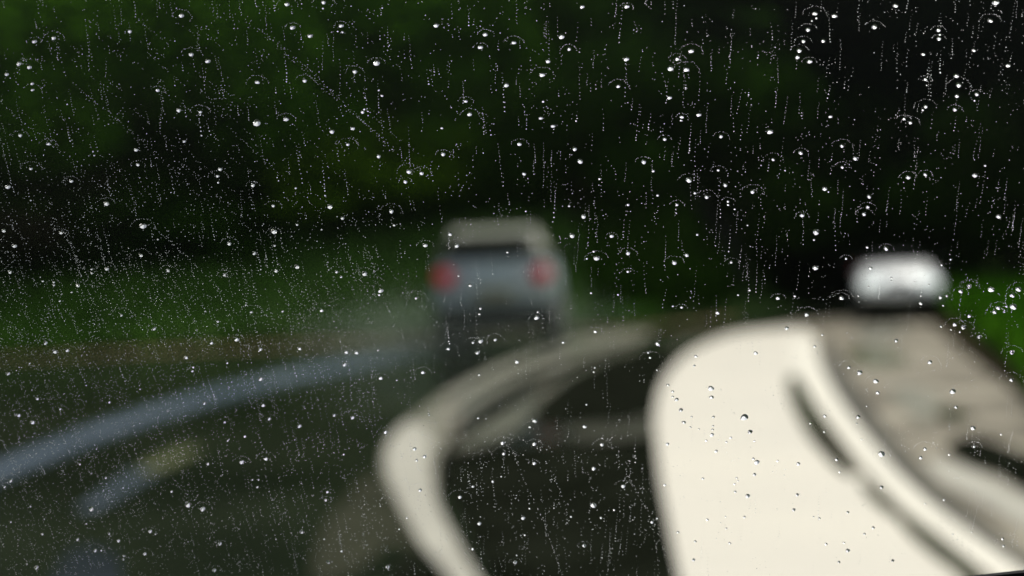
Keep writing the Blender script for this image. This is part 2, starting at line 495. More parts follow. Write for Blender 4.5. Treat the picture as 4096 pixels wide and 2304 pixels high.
def pale_verge(rnd):
    x = rnd.gauss(-2.6, 2.0)
    y = interp(FOOT, x) + abs(rnd.gauss(0, 1.0)) * 2.4
    return Vector((x, y, hill(x, y) - 0.03))

grass_p = mat("pale_grass", (0.10, 0.19, 0.045), 0.8, 0.0, col2=(0.15, 0.24, 0.08), scale=0.4)
scatter("pale_grass", pale_verge, 9000, 0.28, grass_p, 9, "pale grey green blurred grass beside the road just left of the grey car", "grass")

# pale leaning trunk between the dark trees
lp = ground(2900, 1290)
lt = empty("leaning_trunk", (2.9 * 1.55, 29.5, hill(4.5, 29.5) - 0.1))
v, f = tube([((0.4, 0, 0), 0.16), ((0.1, 0.05, 0.9), 0.14), ((-0.45, 0.05, 1.8), 0.11), ((-0.8, 0, 2.4), 0.06)], 10)
link("trunk", mesh_of("trunk", v, f, True), lt, mat("grey_bark", (0.028, 0.028, 0.028), 0.9, 0.0, var=0.3, scale=5))
v, f = tube([((0.05, 0.05, 1.0), 0.06), ((0.35, 0.0, 1.7), 0.04), ((0.4, 0, 2.2), 0.015)], 8)
link("branch", mesh_of("branch", v, f, True), lt, bpy.data.materials["grey_bark"])
setp(lt, "dim grey leaning bare trunk among the dark trees between the two cars", "tree")

# ------------------------------------------------------------------ cars
def loft(sections, seg_pts, cap=True):
    """sections: list of (y, [(x,z) ring])"""
    v, f = [], []
    n = seg_pts
    for y, ring in sections:
        v += [(x, y, z) for x, z in ring]
    for k in range(len(sections) - 1):
        for s in range(n):
            a, b = k * n + s, k * n + (s + 1) % n
            f.append((a, a + n, b + n, b))
    if cap:
        f.append(tuple(range(n)))
        f.append(tuple(range((len(sections) - 1) * n, len(sections) * n))[::-1])
    return v, f

def ring(hw_bot, hw_mid, hw_top, z0, zm, z1, rr=0.06):
    p = [(-hw_bot + rr, z0), (-hw_bot, z0 + rr), (-hw_mid, zm), (-hw_top, z1 - rr), (-hw_top + rr, z1), (0, z1 + 0.012),
         (hw_top - rr, z1), (hw_top, z1 - rr), (hw_mid, zm), (hw_bot, z0 + rr), (hw_bot - rr, z0), (0, z0)]
    return p

def part(name, vf, parent, material, smooth=True, bevel=0.0):
    me = mesh_of(name, vf[0], vf[1], smooth)
    o = link(name, me, parent, material)
    bm = bmesh.new()
    bm.from_mesh(me)
    bmesh.ops.recalc_face_normals(bm, faces=bm.faces)
    bm.to_mesh(me)
    bm.free()
    if bevel:
        md = o.modifiers.new("bevel", 'BEVEL')
        md.width = bevel
        md.segments = 2
        md.limit_method = 'ANGLE'
    return o

def panel(corners, depth=0.02):
    """four corners -> a thin slab pushed out along its normal"""
    c = [Vector(q) for q in corners]
    n = (c[1] - c[0]).cross(c[3] - c[0]).normalized() * depth
    v = [tuple(q - n * 0.5) for q in c] + [tuple(q + n * 0.5) for q in c]
    return v, [(3, 2, 1, 0), (4, 5, 6, 7), (0, 1, 5, 4), (1, 2, 6, 5), (2, 3, 7, 6), (3, 0, 4, 7)]

def box(x0, x1, y0, y1, z0, z1):
    v = [(x, y, z) for z in (z0, z1) for y in (y0, y1) for x in (x0, x1)]
    return v, [(0, 2, 3, 1), (4, 5, 7, 6), (0, 1, 5, 4), (1, 3, 7, 5), (3, 2, 6, 7), (2, 0, 4, 6)]

def disc_x(x0, x1, y, z, r, rin=0.0, seg=24):
    v, f = [], []
    for s in range(seg):
        a = 2 * math.pi * s / seg
        for xx, rr in ((x0, r * 0.94), (x0 + (x1 - x0) * 0.15, r), (x0 + (x1 - x0) * 0.85, r), (x1, r * 0.94)):
            v.append((xx, y + rr * math.cos(a), z + rr * math.sin(a)))
    for s in range(seg):
        a, b = s * 4, ((s + 1) % seg) * 4
        for k in range(3):
            f.append((a + k, b + k, b + k + 1, a + k + 1))
    f.append(tuple(s * 4 for s in range(seg)))
    f.append(tuple(s * 4 + 3 for s in range(seg))[::-1])
    return v, f

glass_dark = mat("car_glass", (0.012, 0.014, 0.015), 0.06, 0.02)
rubber = mat("tyre_rubber", (0.012, 0.012, 0.012), 0.85, 0.1)
rim_m = mat("wheel_rim", (0.35, 0.36, 0.37), 0.35, 0.5, metallic=0.6)
black_pl = mat("black_plastic", (0.014, 0.015, 0.018), 0.6, 0.03)
plate_w = mat("plate_white", (0.6, 0.6, 0.55), 0.5, 0.2)
lamp_clear = mat("clear_lamp", (0.75, 0.77, 0.78), 0.15, 0.5)

def car(name, loc, rz, paint, H, L, W, belt, hood, label, tail, suv):
    c = empty(name, loc, rz)
    hw = W / 2
    z0 = 0.30
    zc = 0.64 if suv else 0.40        # top of the dark cladding
    # lower painted shell, y = 0 rear, y = L front
    st = []
    for y, w, zt in ((0.06, 0.93, belt - 0.04), (0.16, 0.985, belt), (0.6, 1.0, belt + 0.01), (1.6, 1.0, belt), (2.45, 1.0, belt - 0.02),
                     (2.75, 0.99, hood + 0.05), (L - 0.5, 0.97, hood - 0.07), (L - 0.18, 0.93, hood - 0.16), (L - 0.05, 0.86, hood - 0.26)):
        st.append((y, ring(hw * w * 0.97, hw * w, hw * w * 0.93, zc - 0.1, (zc + zt) / 2, zt, 0.07)))
    body = part("body", loft(st, 12), c, paint)
    # dark sill and bumpers
    st = []
    for y, w in ((-0.02, 0.84), (0.06, 0.97), (0.3, 1.0), (L - 0.35, 0.99), (L - 0.1, 0.93), (L + 0.03, 0.8)):
        st.append((y, ring(hw * w * 0.96, hw * w * 1.005, hw * w * 0.99, z0, (z0 + zc) / 2, zc, 0.05)))
    part("sill", loft(st, 12), c, black_pl)
    # cabin
    yr0, yr1 = (0.10, 0.36) if suv else (0.25, 0.75)    # rear glass bottom / top
    yf1, yf0 = (2.05, 2.72) if suv else (1.95, 2.78)    # windscreen top / bottom
    hr = hw * (0.76 if suv else 0.72)
    hb = hw * 0.93
    zb = belt - 0.02
    st = [(yr0 - 0.02, ring(hb * 0.97, hb * 0.96, hb * 0.95, zb - 0.05, zb - 0.02, zb + 0.03, 0.03)),
          (yr0 + (yr1 - yr0) * 0.5, ring(hb, (hb + hr) / 2, (hb + hr) / 2 * 0.98, zb - 0.05, (zb + H) / 2 - 0.06, (zb + H) / 2 + 0.02, 0.04)),
          (yr1, ring(hb, (hb + hr) / 2, hr * 0.97, zb - 0.05, (zb + H) / 2, H - 0.05, 0.07)),
          (yr1 + 0.35, ring(hb, (hb + hr) / 2, hr, zb - 0.05, (zb + H) / 2, H, 0.08)),
          (yf1, ring(hb, (hb + hr) / 2, hr, zb - 0.05, (zb + H) / 2, H - 0.02, 0.08)),
          (yf0, ring(hb * 0.97, hb * 0.96, hb * 0.95, zb - 0.05, zb - 0.03, zb + 0.0, 0.02))]
    part("cabin", loft(st, 12), c, tail.get("roof", paint))
    # glazing
    def lerp3(a, b, t):
        return tuple(a[i] + (b[i] - a[i]) * t for i in range(3))
    bl, br = (-hb * 0.86, yr0 - 0.035, zb + 0.07), (hb * 0.86, yr0 - 0.035, zb + 0.07)
    tl, tr = (-hr * 0.86, yr1 - 0.045, H - 0.09), (hr * 0.86, yr1 - 0.045, H - 0.09)
    rw = part("rear_window", panel([bl, br, tr, tl], 0.03), c, tail["glass"], False, 0.01)
    part("wiper", panel([(-0.05, yr0 - 0.05, zb + 0.09), (0.42, yr0 - 0.045, zb + 0.11), (0.42, yr0 - 0.04, zb + 0.14), (-0.05, yr0 - 0.045, zb + 0.12)], 0.02), c, black_pl, False)
    part("window_trim", panel([(-hb * 0.84, yr0 - 0.055, zb + 0.04), (hb * 0.70, yr0 - 0.075, zb + 0.05), (hb * 0.66, yr0 - 0.02, zb + 0.215), (-hb * 0.80, yr0 - 0.02, zb + 0.215)], 0.03), c, black_pl, False)
    part("windscreen", panel([(hb * 0.9, yf0 - 0.02, zb + 0.03), (-hb * 0.9, yf0 - 0.02, zb + 0.03), (-hr * 0.92, yf1 + 0.03, H - 0.06), (hr * 0.92, yf1 + 0.03, H - 0.06)], 0.05), c, glass_dark, False, 0.01)
    ym = (yr1 + yf1) / 2 + 0.05
    for s in (-1, 1):
        for (a0, a1, b0, b1) in ((yr0 + 0.35, ym - 0.05, yr1 + 0.2, ym - 0.05), (ym + 0.03, yf0 - 0.35, ym + 0.03, yf1 + 0.02)):
            xb, xt = s * (hb + 0.004), s * (hr + 0.03)
            q = [(xb, a0, zb + 0.05), (xb, a1, zb + 0.05), (xt, b1, H - 0.12), (xt, b0, H - 0.12)]
            part("side_window", panel(q if s > 0 else q[::-1], 0.035), c, glass_dark, False, 0.008)
        part("door_handle", box(s * (hw + 0.004) - 0.02, s * (hw + 0.004) + 0.02, ym - 0.32, ym - 0.16, belt - 0.17, belt - 0.13), c, paint, False, 0.008)
        mr = part("mirror", box(s * (hw + 0.10) - 0.09, s * (hw + 0.10) + 0.09, yf0 - 0.38, yf0 - 0.28, belt + 0.0, belt + 0.15), c, black_pl, False, 0.03)
        # wheels
        for y in (0.72, L - 0.78):
            w = empty("wheel")
            w.parent = c
            w.location = (s * (hw - 0.10), y, 0.33)
            part("tyre", disc_x(-0.105, 0.115, 0, 0, 0.33), w, rubber)
            part("rim", disc_x(s * 0.10, s * 0.128, 0, 0, 0.20), w, rim_m)
        # tail lamps
        lx = s * hw * 0.80
        zl = tail["z"]
        tlm = part("tail_light", loft([(-0.03, [(lx + tail["w"] * math.cos(a) * 0.8, zl + tail["h"] * math.sin(a) * 0.8) for a in [i * math.pi / 6 for i in range(12)]]),
                                      (0.0, [(lx + tail["w"] * math.cos(a), zl + tail["h"] * math.sin(a)) for a in [i * math.pi / 6 for i in range(12)]]),
                                      (0.2, [(lx + tail["w"] * math.cos(a), zl + tail["h"] * math.sin(a)) for a in [i * math.pi / 6 for i in range(12)]])], 12), c, tail["red"])
        # headlamps
        hx = s * hw * 0.68
        zh = hood - 0.22
        part("headlight", loft([(L - 0.28, [(hx + 0.2 * math.cos(a), zh + 0.09 * math.sin(a)) for a in [i * math.pi / 6 for i in range(12)]]),
                               (L - 0.035, [(hx + 0.2 * math.cos(a), zh + 0.09 * math.sin(a)) for a in [i * math.pi / 6 for i in range(12)]]),
                               (L - 0.01, [(hx + 0.15 * math.cos(a), zh + 0.06 * math.sin(a)) for a in [i * math.pi / 6 for i in range(12)]])], 12), c, tail.get("lamp", lamp_clear))
    part("number_plate", box(-0.25, 0.25, -0.045, 0.07, zc + 0.10, zc + 0.22), c, tail["plate"], False, 0.004)
    part("number_plate", box(-0.25, 0.25, L - 0.02, L + 0.045, zc - 0.02, zc + 0.10), c, plate_w, False, 0.004)
    part("grille", box(-hw * 0.42, hw * 0.42, L - 0.12, L - 0.03, hood - 0.30, hood - 0.22), c, black_pl, False, 0.01)
    part("front_bumper", loft([(L - 0.2, ring(hw * 0.95, hw * 0.96, hw * 0.92, zc - 0.04, zc + 0.08, hood - 0.27, 0.04)),
                              (L + 0.0, ring(hw * 0.88, hw * 0.9, hw * 0.86, zc - 0.02, zc + 0.08, hood - 0.29, 0.05)),
                              (L + 0.05, ring(hw * 0.7, hw * 0.74, hw * 0.7, zc + 0.02, zc + 0.09, hood - 0.33, 0.05))], 12), c, paint)
    if suv:
        part("spoiler", panel([(-hr * 0.92, yr1 - 0.16, H - 0.09), (hr * 0.92, yr1 - 0.16, H - 0.09), (hr * 0.95, yr1 + 0.15, H + 0.012), (-hr * 0.95, yr1 + 0.15, H + 0.012)], 0.04), c, tail.get("roof", paint), False, 0.012)
        for s in (-1, 1):
            part("roof_rail", box(s * hr * 0.86 - 0.02, s * hr * 0.86 + 0.02, yr1 + 0.2, yf1 - 0.1, H + 0.0, H + 0.05), c, black_pl, False, 0.01)
    setp(c, label, "car")
    return c

silver = mat("silver_paint", (0.46, 0.56, 0.58), 0.35, 0.5, coat=0.3, var=0.04, scale=2)
white = mat("white_paint", (0.86, 0.88, 0.87), 0.35, 0.5, coat=0.3, var=0.02, scale=2)
red_lit = mat("red_lamp", (0.45, 0.01, 0.02), 0.4, 0.05, emit=((1.0, 0.04, 0.06), 0.16))
red_off = mat("red_lens", (0.4, 0.01, 0.02), 0.3, 0.4)
grey_glass = mat("rear_glass", (0.26, 0.27, 0.215), 0.2, 0.3)  # grey sky reflection put into the base colour of the glass
gp = ground(1985, 1412)
car("grey_car", (gp.x, gp.y, 0.004), R(-4), silver, 1.64, 4.1, 1.64, 1.27, 1.05,
    "silver grey tall car ahead seen from behind with red tail lights",
    dict(roof=mat("grey_roof_paint", (0.17, 0.185, 0.125), 0.4, 0.3), glass=grey_glass, red=red_lit, z=1.03, w=0.12, h=0.11, plate=mat("plate_yellow", (0.35, 0.34, 0.22), 0.5, 0.2)), True)
wp = ground(3606, 1292)
hd = Vector((-0.22, -0.975)).normalized()
rz = math.atan2(-hd.x, hd.y)
Lw = 3.9
car("white_car", (wp.x - hd.x * Lw, wp.y - hd.y * Lw, 0.004), rz, white, 1.04, Lw, 1.22, 0.84, 0.84,
    "white oncoming car with dark cabin on the bend at the right",  # white car's cabin coloured dark in place of dark tree reflections
    dict(lamp=mat("headlamp_fill_glow", (0.75, 0.77, 0.78), 0.15, 0.5, emit=((0.95, 1.0, 0.98), 0.85)), roof=mat("dark_cabin_tone", (0.02, 0.02, 0.022), 0.5, 0.0), glass=glass_dark, red=red_off, z=0.78, w=0.16, h=0.1, plate=plate_w), False)  # headlamp glow added to brighten the white front

# road spray thrown up beside the grey car: a low cloud of fine water
def blob(c, r, n=16, m_=9):
    v = [(c[0], c[1], c[2] + r[2])]
    for i in range(1, m_):
        th = math.pi * i / m_
        for k in range(n):
            a = 2 * math.pi * k / n
            w = 1 + 0.0 * noise.noise(Vector((math.cos(a) * 1.7, math.sin(a) * 1.7, th * 1.5)))
            v.append((c[0] + r[0] * w * math.sin(th) * math.cos(a), c[1] + r[1] * w * math.sin(th) * math.sin(a), c[2] + r[2] * math.cos(th)))
    v.append((c[0], c[1], c[2] - r[2]))
    f = [(0, 1 + k, 1 + (k + 1) % n) for k in range(n)]
    for i in range(m_ - 2):
        for k in range(n):
            a, b = 1 + i * n + k, 1 + i * n + (k + 1) % n
            f.append((a, a + n, b + n, b))
    e = len(v) - 1
    f += [(e, e - n + (k + 1) % n, e - n + k) for k in range(n)]
    return v, f
sm = bpy.data.materials.new("spray")
sm.use_nodes = True
t = sm.node_tree
t.nodes.clear()
out = t.nodes.new("ShaderNodeOutputMaterial")
pv = t.nodes.new("ShaderNodeVolumePrincipled")
pv.inputs['Color'].default_value = (0.84, 0.98, 0.84, 1)
tc = t.nodes.new("ShaderNodeTexCoord")
ln_ = t.nodes.new("ShaderNodeVectorMath")
ln_.operation = 'LENGTH'
mr_ = t.nodes.new("ShaderNodeMapRange")
mr_.interpolation_type = 'SMOOTHSTEP'
mr_.inputs['From Min'].default_value = 0.98
mr_.inputs['From Max'].default_value = 0.0
mr_.inputs['To Min'].default_value = 0.0
mr_.inputs['To Max'].default_value = 0.17
t.links.new(tc.outputs['Object'], ln_.inputs[0])
t.links.new(ln_.outputs['Value'], mr_.inputs['Value'])
t.links.new(mr_.outputs['Result'], pv.inputs['Density'])
t.links.new(pv.outputs[0], out.inputs['Volume'])
v, f = blob((0, 0, 0), (1.08, 1.08, 1.08))
sp = link("spray", mesh_of("spray", v, f, True), mat=sm)
sp.location = (gp.x - 0.5, gp.y + 0.2, 0.30)
sp.scale = (2.9, 1.9, 0.85)
setp(sp, "pale road spray drifting low beside the left of the grey car", "spray", kind="stuff")

# ------------------------------------------------------------------ windscreen
TILT = R(10)
PN = (FWD * math.cos(TILT) + UP * math.sin(TILT)).normalized()     # outward normal of the glass
PU = RIGHT.copy()
PV = (UP * math.cos(TILT) - FWD * math.sin(TILT)).normalized()
P0 = CAM + FWD * 0.5                                                # on the outer face

def on_glass(px, py):
    d = ray(px, py)
    t = (P0 - CAM).dot(PN) / d.dot(PN)
    q = d * t - (P0 - CAM)
    return q.dot(PU), q.dot(PV)

pane_m = Matrix.Identity(4)
for i, v in enumerate((PU, PV, PN)):
    for j in range(3):
        pane_m[j][i] = v[j]
pane_m.translation = P0

gm = bpy.data.materials.new("windscreen_glass")
gm.use_nodes = True
t = gm.node_tree
t.nodes.clear()
out = t.nodes.new("ShaderNodeOutputMaterial")
mix = t.nodes.new("ShaderNodeMixShader")
tr = t.nodes.new("ShaderNodeBsdfTransparent")
tr.inputs[0].default_value = (0.985, 0.995, 0.985, 1)
gl = t.nodes.new("ShaderNodeBsdfGlossy")
gl.inputs['Roughness'].default_value = 0.02
fr = t.nodes.new("ShaderNodeFresnel")
fr.inputs['IOR'].default_value = 1.45
t.links.new(fr.outputs[0], mix.inputs[0])
t.links.new(tr.outputs[0], mix.inputs[1])
t.links.new(gl.outputs[0], mix.inputs[2])
t.links.new(mix.outputs[0], out.inputs[0])

bx0, by0 = on_glass(3640, 2304)
bx1, by1 = on_glass(4096, 2256)
sl = (by1 - by0) / (bx1 - bx0)
def edge_y(x):
    return by0 + sl * (x - bx0) - 0.10 * max(0.0, x - bx1) ** 2
v = [(x, y, z) for z in (-0.005, 0.0) for x, y in ((-0.62, edge_y(-0.62) - 0.04), (0.62, edge_y(0.62) - 0.04), (0.55, 0.36), (-0.55, 0.36))]
pane = link("windscreen", mesh_of("windscreen", v, [(3, 2, 1, 0), (4, 5, 6, 7), (0, 1, 5, 4), (1, 2, 6, 5), (2, 3, 7, 6), (3, 0, 4, 7)]), mat=gm)
pane.matrix_world = pane_m
setp(pane, "rain-wet car windscreen glass filling the whole view", "windscreen")
# black printed edge of the glass
n = 24
v, f = [], []
for k in range(n + 1):
    x = -0.62 + 1.24 * k / n
    for yy, zz in ((edge_y(x), -0.0052), (edge_y(x) - 0.04, -0.0052), (edge_y(x) - 0.04, -0.0075), (edge_y(x), -0.0075)):
        v.append((x, yy, zz))
    if k:
        a = (k - 1) * 4
        for s in range(4):
            f.append((a + s, a + (s + 1) % 4, a + 4 + (s + 1) % 4, a + 4 + s))
f += [(0, 1, 2, 3), (n * 4 + 3, n * 4 + 2, n * 4 + 1, n * 4)]
bd = link("border_band", mesh_of("border_band", v, f), pane, mat("black_border", (0.006, 0.006, 0.008), 0.6, 0.15))
bd["label"] = "black lower edge of the windscreen in the bottom right corner"

# ------------------------------------------------------------------ raindrops
wm = bpy.data.materials.new("water")
wm.use_nodes = True
t = wm.node_tree
t.nodes.clear()
out = t.nodes.new("ShaderNodeOutputMaterial")
g = t.nodes.new("ShaderNodeBsdfGlass")
g.inputs['IOR'].default_value = 1.333
g.inputs['Roughness'].default_value = 0.0
t.links.new(g.outputs[0], out.inputs[0])

def drop_geo(seg, rings, rnd, hgt=1.0, wob=0.06):
    """water drop of unit half-width: rounded peak set high, long lower slope, steep upper side"""
    v, f = [], []
    ph = [rnd.uniform(0, 6.28) for _ in range(3)]
    apex = (rnd.uniform(-0.08, 0.08), 0.36)
    def rim(a):
        w = 1 + wob * math.sin(2 * a + ph[0]) + wob * 0.6 * math.sin(3 * a + ph[1])
        return math.cos(a) * w, math.sin(a) * 0.82 * w
    def h(tt):
        c = 0.15
        s = math.sqrt(tt * tt + c * c) - c
        e = math.sqrt(1 + c * c) - c
        return hgt * (1 - (s / e) * (0.92 + 0.08 * tt))
    v.append((apex[0], apex[1], h(0)))
    for k in range(1, rings + 1):
        tt = k / rings
        for s in range(seg):
            a = 2 * math.pi * s / seg
            x, y = rim(a)
            v.append((apex[0] + (x - apex[0]) * tt, apex[1] + (y - apex[1]) * tt, h(tt)))
    for s in range(seg):
        f.append((0, 1 + s, 1 + (s + 1) % seg))
    for k in range(rings - 1):
        for s in range(seg):
            a, b = 1 + k * seg + s, 1 + k * seg + (s + 1) % seg
            f.append((a, a + seg, b + seg, b))
    base = len(v)
    for s in range(seg):
        x, y = rim(2 * math.pi * s / seg)
        v.append((x, y, 0.0))
    f.append(tuple(base + s for s in range(seg))[::-1])
    return v, f

DROPS = []
def add(lst, sc, ox, oy):
    for tt in lst.split(";"):
        q = tt.split(",")
        if len(q) < 2:
            continue
        DROPS.append((float(q[0]) * sc + ox, float(q[1]) * sc + oy, float(q[2]) if len(q) > 2 else 1.0))

add("173,208;270,190;95,319;148,337;34,373;162,420,.8;163,452,.8;653,157;913,77;1445,20;1628,11;1625,42,.5;1472,138;1561,180;962,273,1.1;1045,307;1717,129;1723,161,.6;1700,158,.5;1895,315,1.4;1785,359;2195,127;2442,172;2417,237;2548,427,1.1;2343,509,.8;2363,573;2223,644,.7;1295,413;1533,405,1.1;794,453,.9;899,554;1008,563,.8;1008,577,.5;1292,618,1.5;1439,599;1670,661;1774,646,.8;1750,727,.8;1905,786;2230,775,.9;2057,863;2121,871;2040,914,.8;1906,453,.6;1922,481,.7;1833,549,.7;1824,563,.9;101,680,.9;243,723;155,849,.8;39,940,1.1;358,911,.9;535,1023,1.1;685,754;693,828,.8;927,711,.8;1107,851;1095,886,.8;1098,918,.6;1272,931;1488,946,.7;1375,1035,.8;1659,1039,1.1;1723,1097,.8;1969,1062,.9;1983,1133,.7;1378,1163,1.2;1495,1130,.7;1381,1235,.7;1618,1155,.5;1153,1225;1278,1273,.9;1493,1341;1389,1362;1834,1376,1.1;1693,1367,.8;1717,1393,.7;845,1360,.9;537,1353;461,1355,.6;461,1374,.7;708,1284,.8;719,1137,1.3;306,1170,.9;18,1160,1.1;72,1237;50,1368;215,1414,.7;270,1420,.7;391,1435,.9;794,1205,.5;1128,1382,.8;2265,1178,.9;2298,1235,1.1;2139,1234,.9;2307,1388,.6;2366,1435,.9;2553,1269,.7;860,968,.4;468,762,.5;474,782,.5;338,524,.5", 0.795, 0, 0)
add("353,34;577,32;1524,67;1531,90,.7;1509,104,.5;1622,79;1489,148;1466,206;1566,205;1445,253;1437,286;1497,308,1.2;1929,28,1.1;2433,12,1.4;2407,104,1.1;1824,134,1.1;2146,150;2153,174,.6;2148,193,1.1;2323,253;2069,272,.9;2496,329,1.1;2080,398,.9;2235,381,1.2;2247,427,1.1;2239,482,1.1;2338,473,.9;2327,505,.6;2229,550;2081,535,.9;2067,553,.7;1973,597,.8;2005,616;1603,586,.8;250,183,1.3;287,246,.9;182,307;152,376,1.1;575,297;902,256,1.1;832,295;798,343,1.3;876,349,1.4;535,433,.9;792,491,.9;855,588,.8;850,605,.6;940,577;145,594,.8;207,634,.8;157,510,.7;768,699,.9;1051,685;1297,662,1.2;1453,768;1314,802,.8;1660,733;1727,796;1662,841,.8;315,749;343,811,1.1;663,814;441,900,.7;711,860,.8;733,982,.8;890,905,1.3;1038,856,.8;1073,930,.9;1210,964;1087,1013,.8;1087,1030,.7;1121,1052,.6;920,971,.8;979,990,1.1;830,1030,.8;584,1030,.8;288,1036,.7;360,1089,1.2;302,1185,1.1;501,1187;584,1273,1.1;583,1366,.8;411,1265,.7;426,1299,1.3;377,1301,.6;817,1321;879,1283;932,1180,.7;1104,1319,.8;1185,1133,.5;1460,1083;1573,950,1.1;1592,965,.5;1797,988,.9;1790,1041,.9;1772,1076,.9;1993,892,1.1;2080,877,.9;2329,882;2381,833,.7;2448,1089,1.1;1530,1167,1.3;1520,1206,.7;1787,1244,.8;1883,1249,1.1;1681,1300,.8;1527,1347,1.3;1803,1349,.9;2207,1305,.6;2161,1333,.7;2302,1440;10,214;61,874,.9;38,724,.9;70,1063,.5", 0.795, 2048, 0)
add("262,103;317,153,1.1;388,146;890,21;1221,103;1366,83,1.1;1505,139;1731,136;2000,156;1990,226,1.2;1506,311,1.2;1076,188,.9;1115,244,.7;1111,266,.8;1312,219,.7;47,280;171,221,.6;215,424,.9;108,520,.9;188,561,1.1;348,485,.8;632,446,.8;1180,450;1519,463,1.1;1555,541,.9;1297,560,.8;1415,643,.8;1315,667,.7;1729,583,1.1;1930,519,.9;1536,771;1396,790;1200,800,.9;1486,935,.8;1892,964,.8;1880,1009,.9;611,882,.8;461,803,.7;62,898,.9;27,935,.8;175,1047,.7;527,1062,1.2;991,961,.8;1084,1036,1.4;1169,1061,1.2;867,1190,.9;897,1206,.7;1741,1192;1269,1262;447,1237,.9;684,1245,.9;549,1301,1.1;585,1301,.6;714,1333,.7;711,1353,.8;836,1320,.9;208,1399,1.1;154,1380,.6;244,1207,.8;1895,1369;1237,1415;1871,1235,.6;1972,1305,.8;62,1137,.6;498,1147,.6;712,940,.5;630,1206,.6;1458,893,.6;1493,893,.6;1985,747,.6", 0.6927, 0, 1300)
add("38,159;162,146,.5;567,137,.9;736,159,.9;755,92,1.2;711,101,.8;839,84,.9;963,212,1.1;746,287,.8;420,273;177,306;271,318,.5;1231,101,.8;1416,38,.9;1733,188,.8;1722,159,.7;1775,108;1414,246,.6;1408,271,.6;15,534;206,618;373,716;430,760,.9;385,782,.8;739,536,.8;881,681,.9;888,743,.9;1066,551,1.1;1038,588,.8;1064,686;1064,798,.9;1355,586,.9;1454,690;1366,459,.6;1407,828,.9;1405,1040,1.3;1579,930;1449,1113,.7;1276,1107,.6;1000,1114,.9;824,903,.8;710,932,.8;635,993,.9;405,954,.9;329,1114,.6;284,1179,.5;747,1145,1.1;708,1293,.8;954,1369;963,1330,.5;1352,1273;218,1396,1.2;1744,1138,.9;1817,924,.8;1894,1197,.8;1994,1250,.8;1984,1357,.9;1773,1117,.6;1833,688,.9;1836,347,.9;1863,384,.8;1863,414,.7;1886,431,1.3;1911,491,1.3;1928,562;1973,530,.6;1966,590,.6;1988,235,.7;1997,181;1009,1213,.6;1525,1068,.6;1772,260,.5", 0.6927, 1400, 1300)
add("1078,19;1284,57,.6;1240,124,.8;899,162,1.1;1710,90;641,366,1.5;644,417,1.1;834,533,2.3;867,617,1.2;755,651,.8;655,531,.8;653,583,.6;650,604,.7;647,634;613,668,.7;730,676,.7;892,670,.6;671,729;886,773,.9;906,793,1.4;892,864,.9;1145,802;1026,785,.7;1298,525,1.1;1215,567,.8;1295,616,.8;1490,531,.9;1483,569,.5;1626,745,1.5;1366,777,.9;1510,662,.5;1437,245,.9;1499,275,1.2;1593,324,1.3;1604,391;1905,215;2037,384,1.3;2056,474;2379,156,1.1;2192,67,.9;2099,12,1.1;2376,317,1.1;2154,595,1.1;1877,716,.9;1852,766,.9;2161,702,.8;2317,632,.6;1626,937,1.2;594,887,.8;781,963,.9;853,988,1.2;1139,981,.9;1119,1068,.9;834,1110,.8;620,1125,.8;1431,1082,.8;1578,1171,.9;1527,1207,.8;1306,1265,.8;1431,1303,1.1;1411,1258,.6;1380,1369,.8;1691,1361,.9;1267,1117,.7;1233,1107,.5;1986,1009,.7;2326,1235,.8;2331,1276,.8;749,1260,.8;730,1175,.6;725,1107,.5;1878,1032,.5;777,918,.6;789,883,.6;797,900,.5;1384,849,.6;571,601,.5;2017,749,.6", 0.6927, 2400, 1300)
add("1848,622,1.6;2112,620,1.2;1552,640;1357,697,1.1;1418,684,.7;1167,756,.9;2052,681,1.1;1915,800;2063,789,1.4;1881,840;1997,788,.6;1637,878;1496,961;1580,985,1.1;1545,1033,.6;1460,1011,.6;1363,980,.7;1733,1078;2050,1228,1.1;1384,778,.6;402,706,1.1;65,865;1635,590,1.2;883,510,.6;883,538,.5;663,596,.5;1245,575,.5;565,686,.5", 0.414, 3200, 900)
add("954,742,.7;958,731,1.2;1047,750,.8;809,781;1209,776,.8;1206,790,.7;1350,799,1.2;1353,785,.6;305,793,.8;548,809,.7;632,785,.8;711,783,.7;1487,737,.6;1555,741,.6;1715,773,.8;1805,787;1857,742,.6;1886,730,.7;1957,750,.9;2000,745,.7;2116,749;1693,770,.6;135,717,.8;150,757,.7;195,718,.7;180,735,.6", 1.59, 0, 0)

def region(px, py, s):
    """which blurred backdrop a drop lies over, for its label"""
    if s >= 2.2:
        return "largest raindrop on the windscreen, showing blue, over the cream road glare"
    if 2640 < px < 3750 and py > 1360 and (px - 3250) < (py - 1500) * 0.85:
        return "dark-rimmed raindrop over the cream road glare"
    if px > 3250 and py > 1290:
        return "raindrop over the beige road at right"
    if 3400 < px < 3800 and 1040 < py < 1260:
        return "small raindrop over the white oncoming car"
    if px > 3780 and 1100 < py:
        return "raindrop over grass right of the white car"
    if 1730 < px < 2260 and 880 < py < 1390:
        return "bright raindrop over the silver grey car"
    if py < 1300:
        if px < 1740:
            return "raindrop over the bank left of the grey car" if py > 560 else "raindrop over green trees at upper left"
        if px < 2750:
            return "raindrop over dark trees above the grey car" if py < 880 else "raindrop over the bank right of the grey car"
        return "raindrop over black trees at upper right"
    if px < 1480:
        return "bright raindrop over the dark left lane" if py > 1640 else "raindrop over the blue grey left line"
    if px < 1960 and py > 1680:
        return "raindrop over the pale bent stripe"
    if py < 1720:
        return "raindrop over pale bands mid road"
    return "raindrop over dark road left of cream glare"

